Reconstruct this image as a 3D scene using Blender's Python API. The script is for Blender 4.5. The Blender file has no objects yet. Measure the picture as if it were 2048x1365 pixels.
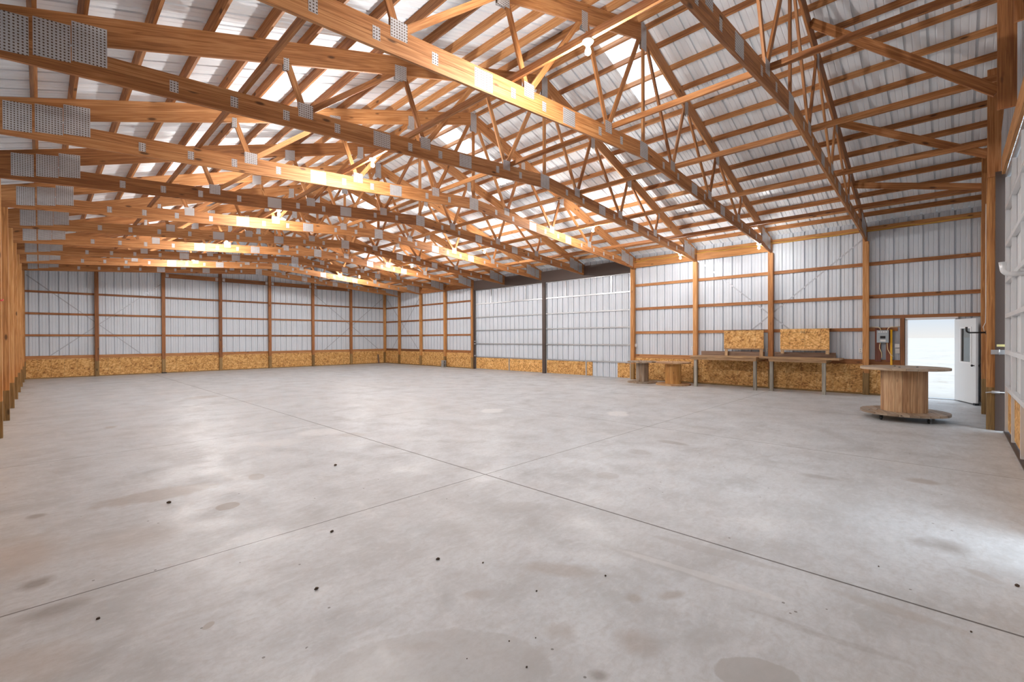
import bpy, bmesh, math, random
from mathutils import Vector, Matrix, Euler
random.seed(7)
COL = bpy.context.scene.collection
B = 2.4384            # post and truss spacing, eight feet
XC = 8.635            # ridge line
XR = 17.07            # line of the posts on the right wall
YF = 28.66            # line of the posts on the far end wall

# ------------------------------------------------------------------ materials
def newmat(name):
    m = bpy.data.materials.new(name); m.use_nodes = True
    nt = m.node_tree; nt.nodes.clear()
    out = nt.nodes.new('ShaderNodeOutputMaterial')
    bs = nt.nodes.new('ShaderNodeBsdfPrincipled')
    nt.links.new(bs.outputs[0], out.inputs[0])
    return m, nt, bs
def nd(nt, t, **kw):
    n = nt.nodes.new(t)
    for k, v in kw.items(): setattr(n, k, v)
    return n
def setin(nt, sock, v):
    if hasattr(v, 'is_output') or isinstance(v, bpy.types.NodeSocket): nt.links.new(v, sock)
    else: sock.default_value = v
def mth(nt, op, a, b=0.0, c=None, clamp=False):
    n = nd(nt, 'ShaderNodeMath', operation=op); n.use_clamp = clamp
    setin(nt, n.inputs[0], a); setin(nt, n.inputs[1], b)
    if c is not None: setin(nt, n.inputs[2], c)
    return n.outputs[0]
def mix(nt, f, a, b, mode='MIX'):
    n = nd(nt, 'ShaderNodeMixRGB', blend_type=mode)
    setin(nt, n.inputs[0], f)
    for s, v in ((n.inputs[1], a), (n.inputs[2], b)):
        if isinstance(v, tuple): s.default_value = (*v[:3], 1)
        else: nt.links.new(v, s)
    return n.outputs[0]
def ramp(nt, f, stops):
    n = nd(nt, 'ShaderNodeValToRGB'); e = n.color_ramp.elements
    while len(e) < len(stops): e.new(0.5)
    for el, (p, c) in zip(e, stops):
        el.position = p; el.color = (*c, 1) if len(c) == 3 else c
    nt.links.new(f, n.inputs[0]); return n.outputs[0]
def noise(nt, vec, scale, detail=4, rough=.55, dist=0):
    n = nd(nt, 'ShaderNodeTexNoise'); n.inputs['Scale'].default_value = scale
    n.inputs['Detail'].default_value = detail; n.inputs['Roughness'].default_value = rough
    n.inputs['Distortion'].default_value = dist
    if vec is not None: nt.links.new(vec, n.inputs['Vector'])
    return n.outputs['Fac']
def uvxy(nt, name):
    u = nd(nt, 'ShaderNodeUVMap', uv_map=name)
    s = nd(nt, 'ShaderNodeSeparateXYZ'); nt.links.new(u.outputs[0], s.inputs[0])
    return s.outputs[0], s.outputs[1]
def comb(nt, x, y, z):
    n = nd(nt, 'ShaderNodeCombineXYZ')
    for s, v in zip(n.inputs, (x, y, z)): setin(nt, s, v)
    return n.outputs[0]
def bump(nt, bs, h, strength=.3, dist=.01):
    n = nd(nt, 'ShaderNodeBump'); n.inputs['Strength'].default_value = strength
    n.inputs['Distance'].default_value = dist
    nt.links.new(h, n.inputs['Height']); nt.links.new(n.outputs[0], bs.inputs['Normal'])

def wood(name, dark, mid, light, rough=.6, knots=.9, vary=.35, grey=None):
    m, nt, bs = newmat(name)
    u, v = uvxy(nt, 'grain'); r, _ = uvxy(nt, 'rnd')
    oi = nd(nt, 'ShaderNodeObjectInfo'); r = mth(nt, 'FRACT', mth(nt, 'ADD', r, oi.outputs['Random']))
    vec = comb(nt, mth(nt, 'MULTIPLY', u, .7), mth(nt, 'MULTIPLY', v, 16), mth(nt, 'MULTIPLY', r, 53))
    fine = noise(nt, comb(nt, mth(nt, 'MULTIPLY', u, 1.6), mth(nt, 'MULTIPLY', v, 75), mth(nt, 'MULTIPLY', r, 31)), 1, 3)
    n1 = noise(nt, vec, 1, 3, .55, .4)
    ring = mth(nt, 'PINGPONG', mth(nt, 'MULTIPLY', n1, 9.0), 1.0)
    f = mth(nt, 'ADD', mth(nt, 'MULTIPLY', ring, .3), mth(nt, 'MULTIPLY', fine, .55))
    f = mth(nt, 'ADD', f, mth(nt, 'MULTIPLY', mth(nt, 'SUBTRACT', r, .5), vary))
    c = ramp(nt, f, [(.18, dark), (.45, mid), (.75, light)])
    if grey is not None:
        g = noise(nt, comb(nt, mth(nt, 'MULTIPLY', u, .5), mth(nt, 'MULTIPLY', v, 3), mth(nt, 'MULTIPLY', r, 77)), 1.3, 3)
        c = mix(nt, mth(nt, 'MULTIPLY', ramp(nt, g, [(.42, (0, 0, 0)), (.7, (1, 1, 1))]), .8), c, grey)
    vo = nd(nt, 'ShaderNodeTexVoronoi'); vo.inputs['Scale'].default_value = 1
    nt.links.new(comb(nt, mth(nt, 'MULTIPLY', u, 1.9), mth(nt, 'MULTIPLY', v, 5.5), mth(nt, 'MULTIPLY', r, 91)), vo.inputs['Vector'])
    k = ramp(nt, vo.outputs['Distance'], [(.07, (1, 1, 1)), (.15, (0, 0, 0))])
    c = mix(nt, mth(nt, 'MULTIPLY', k, knots), c, tuple(x * .33 for x in dark))
    nt.links.new(c, bs.inputs['Base Color'])
    bs.inputs['Roughness'].default_value = rough
    bump(nt, bs, fine, .15, .003)
    return m

M = {}
M['lumber'] = wood('lumber', (.25, .090, .024), (.42, .172, .052), (.60, .30, .118))
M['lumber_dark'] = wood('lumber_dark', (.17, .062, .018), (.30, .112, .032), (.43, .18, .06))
M['post'] = wood('post_lumber', (.33, .13, .034), (.52, .23, .066), (.68, .36, .14))
M['treated'] = wood('treated_lumber', (.16, .088, .026), (.28, .165, .055), (.40, .25, .10))
M['worn'] = wood('worn_lumber', (.20, .13, .08), (.36, .25, .16), (.52, .40, .28), grey=(.42, .38, .33))
M['grey_wood'] = wood('grey_wood', (.22, .19, .15), (.37, .34, .28), (.52, .49, .42), knots=.6)
M['bench_wood'] = wood('bench_wood', (.27, .15, .07), (.45, .28, .14), (.62, .43, .25), knots=.5)
M['spool_tan'] = wood('spool_tan', (.33, .17, .08), (.52, .31, .16), (.66, .45, .26))
M['spool_orange'] = wood('spool_orange', (.44, .19, .045), (.62, .32, .09), (.76, .46, .18))
M['redboard'] = wood('dark_red_board', (.10, .028, .016), (.17, .05, .028), (.24, .08, .045), knots=.4)
M['splash'] = wood('dark_splash_board', (.11, .062, .038), (.20, .12, .078), (.30, .20, .14), knots=.5)

def osb(name, k=1.0):
    m, nt, bs = newmat(name)
    u, v = uvxy(nt, 'grain'); r, _ = uvxy(nt, 'rnd')
    cols = None; tot = None
    for i, ang in enumerate((.35, -.6, 1.25)):
        ca, sa = math.cos(ang), math.sin(ang)
        a = mth(nt, 'ADD', mth(nt, 'MULTIPLY', u, ca), mth(nt, 'MULTIPLY', v, sa))
        b = mth(nt, 'SUBTRACT', mth(nt, 'MULTIPLY', v, ca), mth(nt, 'MULTIPLY', u, sa))
        vo = nd(nt, 'ShaderNodeTexVoronoi'); vo.inputs['Scale'].default_value = 1
        nt.links.new(comb(nt, mth(nt, 'MULTIPLY', a, 8), mth(nt, 'MULTIPLY', b, 30), mth(nt, 'MULTIPLY', r, 20 + 7 * i)), vo.inputs['Vector'])
        s = nd(nt, 'ShaderNodeSeparateColor'); nt.links.new(vo.outputs['Color'], s.inputs[0])
        tot = s.outputs[0] if tot is None else mth(nt, 'ADD', tot, s.outputs[0])
    f = mth(nt, 'DIVIDE', tot, 3.0)
    c = ramp(nt, f, [(.14, (.26 * k, .105 * k, .025 * k)), (.36, (.56 * k, .28 * k, .075 * k)), (.58, (.70 * k, .39 * k, .125 * k)), (.85, (.86 * k, .58 * k, .26 * k))])
    # printed nailing grid of the sheet
    g1 = mth(nt, 'LESS_THAN', mth(nt, 'PINGPONG', mth(nt, 'ADD', u, .13), .2032), .004)
    g2 = mth(nt, 'LESS_THAN', mth(nt, 'PINGPONG', mth(nt, 'ADD', v, .05), .2032), .004)
    c = mix(nt, mth(nt, 'MULTIPLY', mth(nt, 'MAXIMUM', g1, g2), .45), c, (.05, .03, .015))
    nt.links.new(c, bs.inputs['Base Color']); bs.inputs['Roughness'].default_value = .65
    return m
M['osb'] = osb('osb_board')
M['osb_pale'] = osb('osb_board_pale', 1.12)

def metal(name, col, rough, metallic=0., dirt=.25, spec=.5):
    m, nt, bs = newmat(name)
    tc = nd(nt, 'ShaderNodeTexCoord')
    n = noise(nt, tc.outputs['Object'], 1.1, 5)
    c = mix(nt, mth(nt, 'MULTIPLY', ramp(nt, n, [(.45, (0, 0, 0)), (.75, (1, 1, 1))]), dirt), col, tuple(x * .72 for x in col))
    nt.links.new(c, bs.inputs['Base Color'])
    bs.inputs['Roughness'].default_value = rough; bs.inputs['Metallic'].default_value = metallic
    bs.inputs['Specular IOR Level'].default_value = spec
    return m
M['skin'] = metal('wall_steel', (.645, .69, .745), .42)
M['roof'] = metal('roof_steel', (.85, .88, .91), .36)
M['galv'] = metal('galvanized', (.52, .535, .55), .33, .8)
M['galv_pale'] = metal('pale_galvanized', (.74, .75, .76), .36, .3)
M['strap'] = metal('steel_strap', (.42, .44, .48), .4, .5)
M['brown'] = metal('brown_trim_steel', (.085, .058, .047), .5)
M['white'] = metal('white_paint', (.8, .81, .82), .45, 0, .1)
M['leafgrey'] = metal('pale_door_paint', (.70, .72, .73), .4, 0, .15)
M['plastic'] = metal('white_plastic', (.82, .82, .8), .35, 0, .05)
M['greybox'] = metal('grey_enamel', (.36, .40, .43), .4, 0, .1)
M['black'] = metal('black_iron', (.02, .02, .022), .45, .3, .1)
M['rubber'] = metal('black_rubber', (.025, .025, .025), .6, 0, .1)
M['yellow'] = metal('yellow_plastic', (.85, .45, .02), .4, 0, .1)
M['cable'] = metal('cream_cable', (.85, .66, .36), .45, 0, .1)
M['ycable'] = metal('yellow_cable', (.75, .5, .06), .45, 0, .1)
M['red'] = metal('red_cord', (.55, .03, .04), .6, 0, .1)
M['block'] = metal('concrete_block', (.36, .34, .31), .9, 0, .5)
M['soil'] = metal('dry_soil', (.07, .045, .03), .95, 0, .5)
M['sticker'] = metal('yellow_sticker', (.75, .68, .3), .5, 0, .1)
M['label'] = metal('paper_label', (.78, .78, .75), .6, 0, .1)
M['ink'] = metal('black_ink', (.03, .03, .03), .6, 0, .1)

def plate_mat():
    m, nt, bs = newmat('nail_plate_steel')
    u, v = uvxy(nt, 'grain')
    p = .0305
    a = mth(nt, 'SUBTRACT', mth(nt, 'FRACT', mth(nt, 'DIVIDE', u, p)), .5)
    b = mth(nt, 'SUBTRACT', mth(nt, 'FRACT', mth(nt, 'DIVIDE', v, p)), .5)
    d = mth(nt, 'SQRT', mth(nt, 'ADD', mth(nt, 'MULTIPLY', a, a), mth(nt, 'MULTIPLY', b, b)))
    hole = mth(nt, 'LESS_THAN', d, .26)
    tc = nd(nt, 'ShaderNodeTexCoord'); n = noise(nt, tc.outputs['Object'], 9, 3)
    c = mix(nt, n, (.50, .51, .53), (.72, .73, .74))
    c = mix(nt, hole, c, (.10, .062, .035))
    nt.links.new(c, bs.inputs['Base Color'])
    nt.links.new(mth(nt, 'MULTIPLY', mth(nt, 'SUBTRACT', 1.0, hole), .55), bs.inputs['Metallic'])
    bs.inputs['Roughness'].default_value = .42
    return m
M['plate'] = plate_mat()

def emit_mat(name, col, s):
    m = bpy.data.materials.new(name); m.use_nodes = True; nt = m.node_tree; nt.nodes.clear()
    o = nd(nt, 'ShaderNodeOutputMaterial'); e = nd(nt, 'ShaderNodeEmission')
    e.inputs[0].default_value = (*col, 1); e.inputs[1].default_value = s
    nt.links.new(e.outputs[0], o.inputs[0]); return m
M['bulb'] = emit_mat('lit_bulb', (.99, .965, .95), 2850)
M['bulb_dim'] = emit_mat('lit_dim_bulb', (.99, .965, .95), 620)  # same size of bulb, emission lowered so the nearby wall is not blown out

def skylight_mat():
    m = bpy.data.materials.new('translucent_panel'); m.use_nodes = True; nt = m.node_tree; nt.nodes.clear()
    o = nd(nt, 'ShaderNodeOutputMaterial'); t = nd(nt, 'ShaderNodeBsdfTranslucent'); p = nd(nt, 'ShaderNodeBsdfTransparent')
    t.inputs[0].default_value = (.95, .97, 1, 1); p.inputs[0].default_value = (.92, .95, 1, 1)
    x = nd(nt, 'ShaderNodeMixShader'); x.inputs[0].default_value = .45
    nt.links.new(t.outputs[0], x.inputs[1]); nt.links.new(p.outputs[0], x.inputs[2]); nt.links.new(x.outputs[0], o.inputs[0])
    return m
M['skylight'] = skylight_mat()
def glass_mat():
    m = bpy.data.materials.new('window_glass'); m.use_nodes = True; nt = m.node_tree; nt.nodes.clear()
    o = nd(nt, 'ShaderNodeOutputMaterial'); g = nd(nt, 'ShaderNodeBsdfGlossy'); p = nd(nt, 'ShaderNodeBsdfTransparent')
    g.inputs['Roughness'].default_value = .02; p.inputs[0].default_value = (.85, .88, .9, 1)
    f = nd(nt, 'ShaderNodeFresnel'); f.inputs[0].default_value = 2.8
    x = nd(nt, 'ShaderNodeMixShader'); nt.links.new(f.outputs[0], x.inputs[0])
    nt.links.new(p.outputs[0], x.inputs[1]); nt.links.new(g.outputs[0], x.inputs[2]); nt.links.new(x.outputs[0], o.inputs[0])
    return m
M['glass'] = glass_mat()

def concrete():
    m, nt, bs = newmat('concrete_slab')
    tc = nd(nt, 'ShaderNodeTexCoord'); P = tc.outputs['Object']
    sp = nd(nt, 'ShaderNodeSeparateXYZ'); nt.links.new(P, sp.inputs[0]); X, Y = sp.outputs[0], sp.outputs[1]
    big = noise(nt, P, .35, 5, .6)
    mid = noise(nt, P, 1.7, 7, .62, .3)
    fine = noise(nt, P, 26, 5, .7); grit = noise(nt, comb(nt, mth(nt, 'MULTIPLY', X, 1.0), mth(nt, 'MULTIPLY', Y, 1.9), 0.0), 7.5, 6, .72, .5)
    swirl = noise(nt, comb(nt, mth(nt, 'MULTIPLY', X, .9), mth(nt, 'MULTIPLY', Y, 3.2), 0.0), 2.1, 6, .65, .8)
    c = ramp(nt, mid, [(.3, (.43, .44, .442)), (.5, (.56, .583, .60)), (.7, (.635, .667, .69))])
    c = mix(nt, mth(nt, 'MULTIPLY', ramp(nt, big, [(.38, (1, 1, 1)), (.56, (0, 0, 0))]), .4), c, (.50, .49, .475))
    c = mix(nt, mth(nt, 'MULTIPLY', ramp(nt, swirl, [(.57, (0, 0, 0)), (.75, (1, 1, 1))]), .35), c, (.36, .325, .29))
    pale = noise(nt, comb(nt, mth(nt, 'MULTIPLY', X, 2.4), Y, 3.3), .9, 6, .65, .6)
    c = mix(nt, mth(nt, 'MULTIPLY', ramp(nt, pale, [(.58, (0, 0, 0)), (.72, (1, 1, 1))]), .3), c, (.70, .69, .67))
    c = mix(nt, mth(nt, 'MULTIPLY', ramp(nt, grit, [(.5, (0, 0, 0)), (.68, (1, 1, 1))]), .5), c, (.44, .428, .412))
    c = mix(nt, mth(nt, 'MULTIPLY', ramp(nt, grit, [(.32, (1, 1, 1)), (.47, (0, 0, 0))]), .35), c, (.72, .73, .73))
    c = mix(nt, mth(nt, 'MULTIPLY', ramp(nt, fine, [(.45, (0, 0, 0)), (.7, (1, 1, 1))]), .4), c, (.42, .41, .40))
    ys = mth(nt, 'SUBTRACT', Y, mth(nt, 'MULTIPLY', noise(nt, P, 3, 3), .0))
    # stains with a shape of their own: (x, y, rx, ry, angle, strength, colour)
    wob = mth(nt, 'MULTIPLY', mth(nt, 'SUBTRACT', noise(nt, P, 2.6, 5, .6), .5), 1.3)
    wob2 = mth(nt, 'MULTIPLY', mth(nt, 'SUBTRACT', noise(nt, P, 9, 4, .6), .5), .35)
    for (sx, sy, rx, ry, an, st, col, soft) in STAINS:
        mp = nd(nt, 'ShaderNodeMapping', vector_type='TEXTURE')
        mp.inputs['Location'].default_value = (sx, sy, 0); mp.inputs['Rotation'].default_value = (0, 0, an)
        mp.inputs['Scale'].default_value = (rx, ry, 1); nt.links.new(P, mp.inputs['Vector'])
        ln = nd(nt, 'ShaderNodeVectorMath', operation='LENGTH'); nt.links.new(mp.outputs[0], ln.inputs[0])
        d = mth(nt, 'ADD', ln.outputs['Value'], wob if soft > .2 else wob2)
        f = ramp(nt, d, [(1 - soft, (1, 1, 1)), (1.0, (0, 0, 0))])
        c = mix(nt, mth(nt, 'MULTIPLY', f, st), c, col)
    spk = nd(nt, 'ShaderNodeTexVoronoi'); spk.inputs['Scale'].default_value = 5.5; nt.links.new(P, spk.inputs['Vector'])
    sk = mth(nt, 'MULTIPLY', mth(nt, 'LESS_THAN', spk.outputs['Distance'], .05), mth(nt, 'GREATER_THAN', noise(nt, P, .9, 2), .54))
    c = mix(nt, mth(nt, 'MULTIPLY', sk, .75), c, (.10, .085, .07))
    # saw-cut joints
    jo = None
    for q, w in ((4.715, .007), (9.45, .007), (14.18, .008), (18.9, .008), (23.6, .008)):
        k = mth(nt, 'LESS_THAN', mth(nt, 'ABSOLUTE', mth(nt, 'SUBTRACT', Y, q)), w * .85)
        jo = k if jo is None else mth(nt, 'MAXIMUM', jo, k)
    for q, w in ((4.395, .011), (8.512, .008), (12.65, .008)):
        jo = mth(nt, 'MAXIMUM', jo, mth(nt, 'LESS_THAN', mth(nt, 'ABSOLUTE', mth(nt, 'SUBTRACT', X, q)), w * .85))
    c = mix(nt, mth(nt, 'MULTIPLY', jo, .85), c, (.055, .042, .034))
    nt.links.new(c, bs.inputs['Base Color'])
    rg = ramp(nt, mth(nt, 'ADD', mth(nt, 'MULTIPLY', mid, .5), mth(nt, 'MULTIPLY', pale, .5)), [(.4, (.56,) * 3), (.64, (.34,) * 3)])
    nt.links.new(rg, bs.inputs['Roughness'])
    bump(nt, bs, mth(nt, 'ADD', mth(nt, 'MULTIPLY', fine, .25), mth(nt, 'SUBTRACT', mid, mth(nt, 'MULTIPLY', jo, 3.0))), .12, .01)
    return m
BR = (.34, .29, .245); DK = (.20, .165, .135); WET = (.41, .40, .385); LT = (.78, .78, .77); TN = (.47, .40, .34)
STAINS = [
    (2.006, 2.481, 0.598, 0.331, -0.694, 0.45, WET, 0.06),
    (3.079, 1.327, 0.201, 0.133, -0.937, 0.75, WET, 0.06),
    (1.527, 6.708, 0.551, 0.277, -0.066, 0.55, BR, 0.30),
    (1.936, 5.794, 0.106, 0.121, -0.553, 0.75, BR, 0.12),
    (2.452, 6.646, 0.095, 0.158, -0.143, 0.50, BR, 0.20),
    (0.625, 6.807, 0.093, 0.074, -1.208, 0.55, DK, 0.50),
    (0.638, 5.093, 0.112, 0.120, -0.346, 0.60, DK, 0.60),
    (0.713, 4.586, 0.195, 0.117, -0.087, 0.45, DK, 0.60),
    (1.324, 3.722, 0.026, 0.045, -0.812, 0.60, BR, 0.25),
    (0.555, 5.779, 0.289, 0.544, -0.033, 0.50, TN, 0.70),
    (0.615, 4.009, 0.340, 0.214, -0.597, 0.35, TN, 0.70),
    (1.136, 5.547, 0.499, 0.352, -0.426, 0.30, TN, 0.70),
    (3.214, 2.660, 0.320, 0.112, -0.986, 0.50, BR, 0.60),
    (3.263, 2.094, 0.070, 0.067, -0.811, 0.55, BR, 0.60),
    (3.468, 1.935, 0.121, 0.054, -0.423, 0.55, BR, 0.55),
    (2.898, 1.870, 0.122, 0.143, -0.809, 0.50, BR, 0.70),
    (2.683, 2.242, 0.113, 0.088, -0.807, 0.40, BR, 0.70),
    (2.546, 1.884, 0.061, 0.049, -0.809, 0.60, DK, 0.60),
    (2.082, 2.677, 0.161, 0.063, -0.807, 0.30, BR, 0.70),
    (2.605, 2.840, 0.128, 0.069, -0.672, 0.35, BR, 0.60),
    (4.250, 1.956, 0.546, 0.069, -1.460, 0.45, WET, 0.25),
    (3.803, 2.145, 0.639, 0.072, -1.503, 0.35, WET, 0.25),
    (3.837, 1.906, 0.681, 0.048, -1.479, 0.30, LT, 0.30),
    (3.665, 1.039, 0.391, 0.030, -1.410, 0.22, DK, 0.60),
    (3.651, 1.368, 0.230, 0.030, -1.477, 0.22, DK, 0.60),
    (4.226, 0.871, 0.462, 0.065, -1.552, 0.30, BR, 0.50),
    (5.585, 0.675, 0.182, 0.219, -1.193, 0.60, DK, 0.75),
    (5.554, 0.834, 0.120, 0.143, -1.454, 0.40, DK, 0.70),
    (7.624, 0.889, 0.191, 0.144, -1.416, 0.60, BR, 0.50),
    (5.169, 0.509, 0.138, 0.066, -2.114, 0.35, BR, 0.50),
    (7.026, 1.769, 0.245, 0.115, -1.497, 0.40, DK, 0.60),
    (7.553, 3.852, 0.293, 0.130, -1.608, 0.50, DK, 0.50),
    (6.656, 3.885, 0.211, 0.177, -1.240, 0.30, DK, 0.50),
    (5.366, 3.614, 0.141, 0.142, -0.957, 0.55, WET, 0.10),
    (3.869, 3.714, 0.297, 0.156, -0.634, 0.40, WET, 0.20),
    (3.105, 3.759, 0.271, 0.137, -0.339, 0.30, WET, 0.30),
    (9.375, 5.889, 0.265, 0.404, -1.075, 0.70, LT, 0.30),
    (7.814, 8.190, 0.285, 0.360, -0.826, 0.60, LT, 0.30),
    (4.089, 8.694, 0.490, 0.377, -0.462, 0.45, LT, 0.40),
    (3.315, 8.384, 0.428, 0.319, -0.304, 0.35, LT, 0.40),
    (3.868, 16.065, 0.478, 0.406, -0.063, 0.50, BR, 0.40),
    (1.562, 12.079, 0.110, 0.189, -0.370, 0.60, BR, 0.40),
    (4.354, 8.103, 0.303, 0.203, -0.822, 0.40, BR, 0.50),
    (15.313, 8.562, 0.697, 0.520, -0.840, 0.40, BR, 0.40)]
M['floor'] = concrete()

def ground_mat():
    m, nt, bs = newmat('winter_field')
    tc = nd(nt, 'ShaderNodeTexCoord'); P = tc.outputs['Object']
    a = noise(nt, P, .25, 7, .7); b = noise(nt, P, 2.5, 5, .7)
    f = mth(nt, 'ADD', mth(nt, 'MULTIPLY', a, .55), mth(nt, 'MULTIPLY', b, .45))
    c = ramp(nt, f, [(.36, (.23, .205, .17)), (.46, (.30, .287, .265)), (.6, (.335, .327, .31))])
    nt.links.new(c, bs.inputs['Base Color']); bs.inputs['Roughness'].default_value = .9
    return m
M['ground'] = ground_mat()

# ------------------------------------------------------------------ mesh builder
class MB:
    def __init__(s): s.v = []; s.f = []; s.uv = []; s.r = []; s.sm = []
    def poly(s, pts, uvs, r, smooth=False):
        i = len(s.v); s.v += [tuple(p) for p in pts]; s.f.append(list(range(i, i + len(pts)))); s.uv.append(uvs); s.r.append(r); s.sm.append(smooth)
    def beam(s, p0, p1, w, h, up=(0, 0, 1), r=None):
        """a board from p0 to p1, w across, h along 'up'"""
        r = random.random() if r is None else r
        p0, p1 = Vector(p0), Vector(p1); d = (p1 - p0); L = d.length; d.normalize()
        sd = d.cross(Vector(up)).normalized(); u = sd.cross(d).normalized()
        o = r * 19.7
        c = lambda P, a, b: P + sd * (a * w / 2) + u * (b * h / 2)
        A = [c(p0, -1, -1), c(p0, 1, -1), c(p0, 1, 1), c(p0, -1, 1)]; Q = [c(p1, -1, -1), c(p1, 1, -1), c(p1, 1, 1), c(p1, -1, 1)]
        for k in range(4):
            n = (k + 1) % 4; e = w if k % 2 == 0 else h; b = (0, w, w + h, 2 * w + h)[k]
            s.poly([A[k], Q[k], Q[n], A[n]], [(o, b), (o + L, b), (o + L, b + e), (o, b + e)], r)
        s.poly([A[0], A[1], A[2], A[3]], [(o, 0), (o, w), (o + h * .2, w), (o + h * .2, 0)], r)
        s.poly([Q[3], Q[2], Q[1], Q[0]], [(o, 0), (o, w), (o + h * .2, w), (o + h * .2, 0)], r)
        return s
    def box(s, x0, x1, y0, y1, z0, z1, axis=None, r=None):
        d = (x1 - x0, y1 - y0, z1 - z0)
        if axis is None: axis = max(range(3), key=lambda i: d[i])
        cx, cy, cz = (x0 + x1) / 2, (y0 + y1) / 2, (z0 + z1) / 2
        if axis == 0: return s.beam((x0, cy, cz), (x1, cy, cz), d[1], d[2], (0, 0, 1), r)
        if axis == 1: return s.beam((cx, y0, cz), (cx, y1, cz), d[0], d[2], (0, 0, 1), r)
        return s.beam((cx, cy, z0), (cx, cy, z1), d[0], d[1], (0, 1, 0), r)
    def prism(s, pts, y0, y1, dirv=(1, 0), r=None):
        """polygon in x-z pulled from y0 to y1, grain along dirv"""
        r = random.random() if r is None else r; o = r * 19.7
        dx, dz = dirv; l = math.hypot(dx, dz); dx /= l; dz /= l
        g = lambda p: (o + p[0] * dx + p[1] * dz, p[1] * dx - p[0] * dz)
        n = len(pts)
        s.poly([(p[0], y0, p[1]) for p in pts], [g(p) for p in pts], r)
        s.poly([(p[0], y1, p[1]) for p in reversed(pts)], [g(p) for p in reversed(pts)], r)
        for i in range(n):
            a, b = pts[i], pts[(i + 1) % n]; ga, gb = g(a), g(b); t = y1 - y0
            s.poly([(a[0], y0, a[1]), (a[0], y1, a[1]), (b[0], y1, b[1]), (b[0], y0, b[1])], [ga, (ga[0], ga[1] + t), (gb[0], gb[1] + t), gb], r)
        return s
    def tube(s, pts, rad, n=10, caps=True):
        pts = [Vector(p) for p in pts]; rads = rad if isinstance(rad, (list, tuple)) else [rad] * len(pts)
        rings = []; prev = None
        for i, p in enumerate(pts):
            t = (pts[min(i + 1, len(pts) - 1)] - pts[max(i - 1, 0)]).normalized()
            if prev is None:
                a = t.orthogonal().normalized()
            else:
                a = (prev - t * prev.dot(t)).normalized()
            prev = a; b = t.cross(a)
            rings.append([p + (a * math.cos(q) + b * math.sin(q)) * rads[i] for q in (2 * math.pi * k / n for k in range(n))])
        r = random.random(); L = 0
        for i in range(len(rings) - 1):
            d = (pts[i + 1] - pts[i]).length
            for k in range(n):
                m = (k + 1) % n; c = 2 * math.pi * rads[i] / n
                s.poly([rings[i][k], rings[i + 1][k], rings[i + 1][m], rings[i][m]][::-1], [(L, k * c), (L + d, k * c), (L + d, k * c + c), (L, k * c + c)][::-1], r, True)
            L += d
        if caps:
            s.poly(rings[0][::-1] if False else rings[0], [(0, 0)] * n, r); s.poly(rings[-1][::-1], [(0, 0)] * n, r)
        return s
    def lathe(s, c, prof, n=32, r=None):
        """prof: list of (radius, z)"""
        r = random.random() if r is None else r; c = Vector(c); P = []
        for rad, z in prof: P.append([c + Vector((rad * math.cos(2 * math.pi * k / n), rad * math.sin(2 * math.pi * k / n), z)) for k in range(n)])
        for i in range(len(prof) - 1):
            for k in range(n):
                m = (k + 1) % n; q = [P[i][k], P[i][m], P[i + 1][m], P[i + 1][k]]
                a = 2 * math.pi * max(prof[i][0], prof[i + 1][0]) / n
                z0, z1 = prof[i][1], prof[i + 1][1]
                if abs(z1 - z0) < 1e-4: uv = [(p.x - c.x, p.y - c.y) for p in q]
                else: uv = [(z0, k * a), (z0, k * a + a), (z1, k * a + a), (z1, k * a)]
                s.poly(q, uv, r, abs(z1 - z0) > .02)
        return s
    def build(s, name, mat, parent=None, origin=None, weld=False):
        if origin is None:
            if parent is not None: origin = parent.matrix_world.translation if False else Vector(parent.get('_o', (0, 0, 0)))
            else:
                xs, ys, zs = zip(*s.v); origin = Vector(((min(xs) + max(xs)) / 2, (min(ys) + max(ys)) / 2, min(zs)))
        origin = Vector(origin)
        me = bpy.data.meshes.new(name)
        me.from_pydata([tuple(Vector(p) - origin) for p in s.v], [], s.f)
        u = me.uv_layers.new(name='grain'); w = me.uv_layers.new(name='rnd')
        i = 0
        for f, uv, r in zip(s.f, s.uv, s.r):
            for k in range(len(f)): u.data[i].uv = uv[k]; w.data[i].uv = (r, r); i += 1
        me.polygons.foreach_set('use_smooth', s.sm)
        me.materials.append(mat if not isinstance(mat, str) else M[mat])
        bm = bmesh.new(); bm.from_mesh(me); bmesh.ops.remove_doubles(bm, verts=bm.verts, dist=1e-5)
        bmesh.ops.recalc_face_normals(bm, faces=bm.faces); bm.to_mesh(me); bm.free(); me.update()
        o = bpy.data.objects.new(name, me); COL.objects.link(o)
        if parent is None: o.location = origin
        else:
            o.parent = parent; po = Vector(parent.get('_o', (0, 0, 0))); o.location = origin - po
        o['_o'] = tuple(origin)
        return o
def empty(name, loc):
    o = bpy.data.objects.new(name, None); COL.objects.link(o); o.location = loc; o['_o'] = tuple(loc); o.empty_display_size = .2
    return o
def tag(o, label=None, cat=None, group=None, kind=None):
    if label: o['label'] = label
    if cat: o['category'] = cat
    if group: o['group'] = group
    if kind: o['kind'] = kind
    return o
def copy_tree(o, parent=None):
    c = o.copy(); COL.objects.link(c)
    if parent is not None: c.parent = parent
    for ch in list(o.children): copy_tree(ch, c)
    return c
ORD = ['first', 'second', 'third', 'fourth', 'fifth', 'sixth', 'seventh', 'eighth', 'ninth', 'tenth', 'eleventh', 'twelfth', 'thirteenth', 'fourteenth', 'fifteenth']

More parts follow.
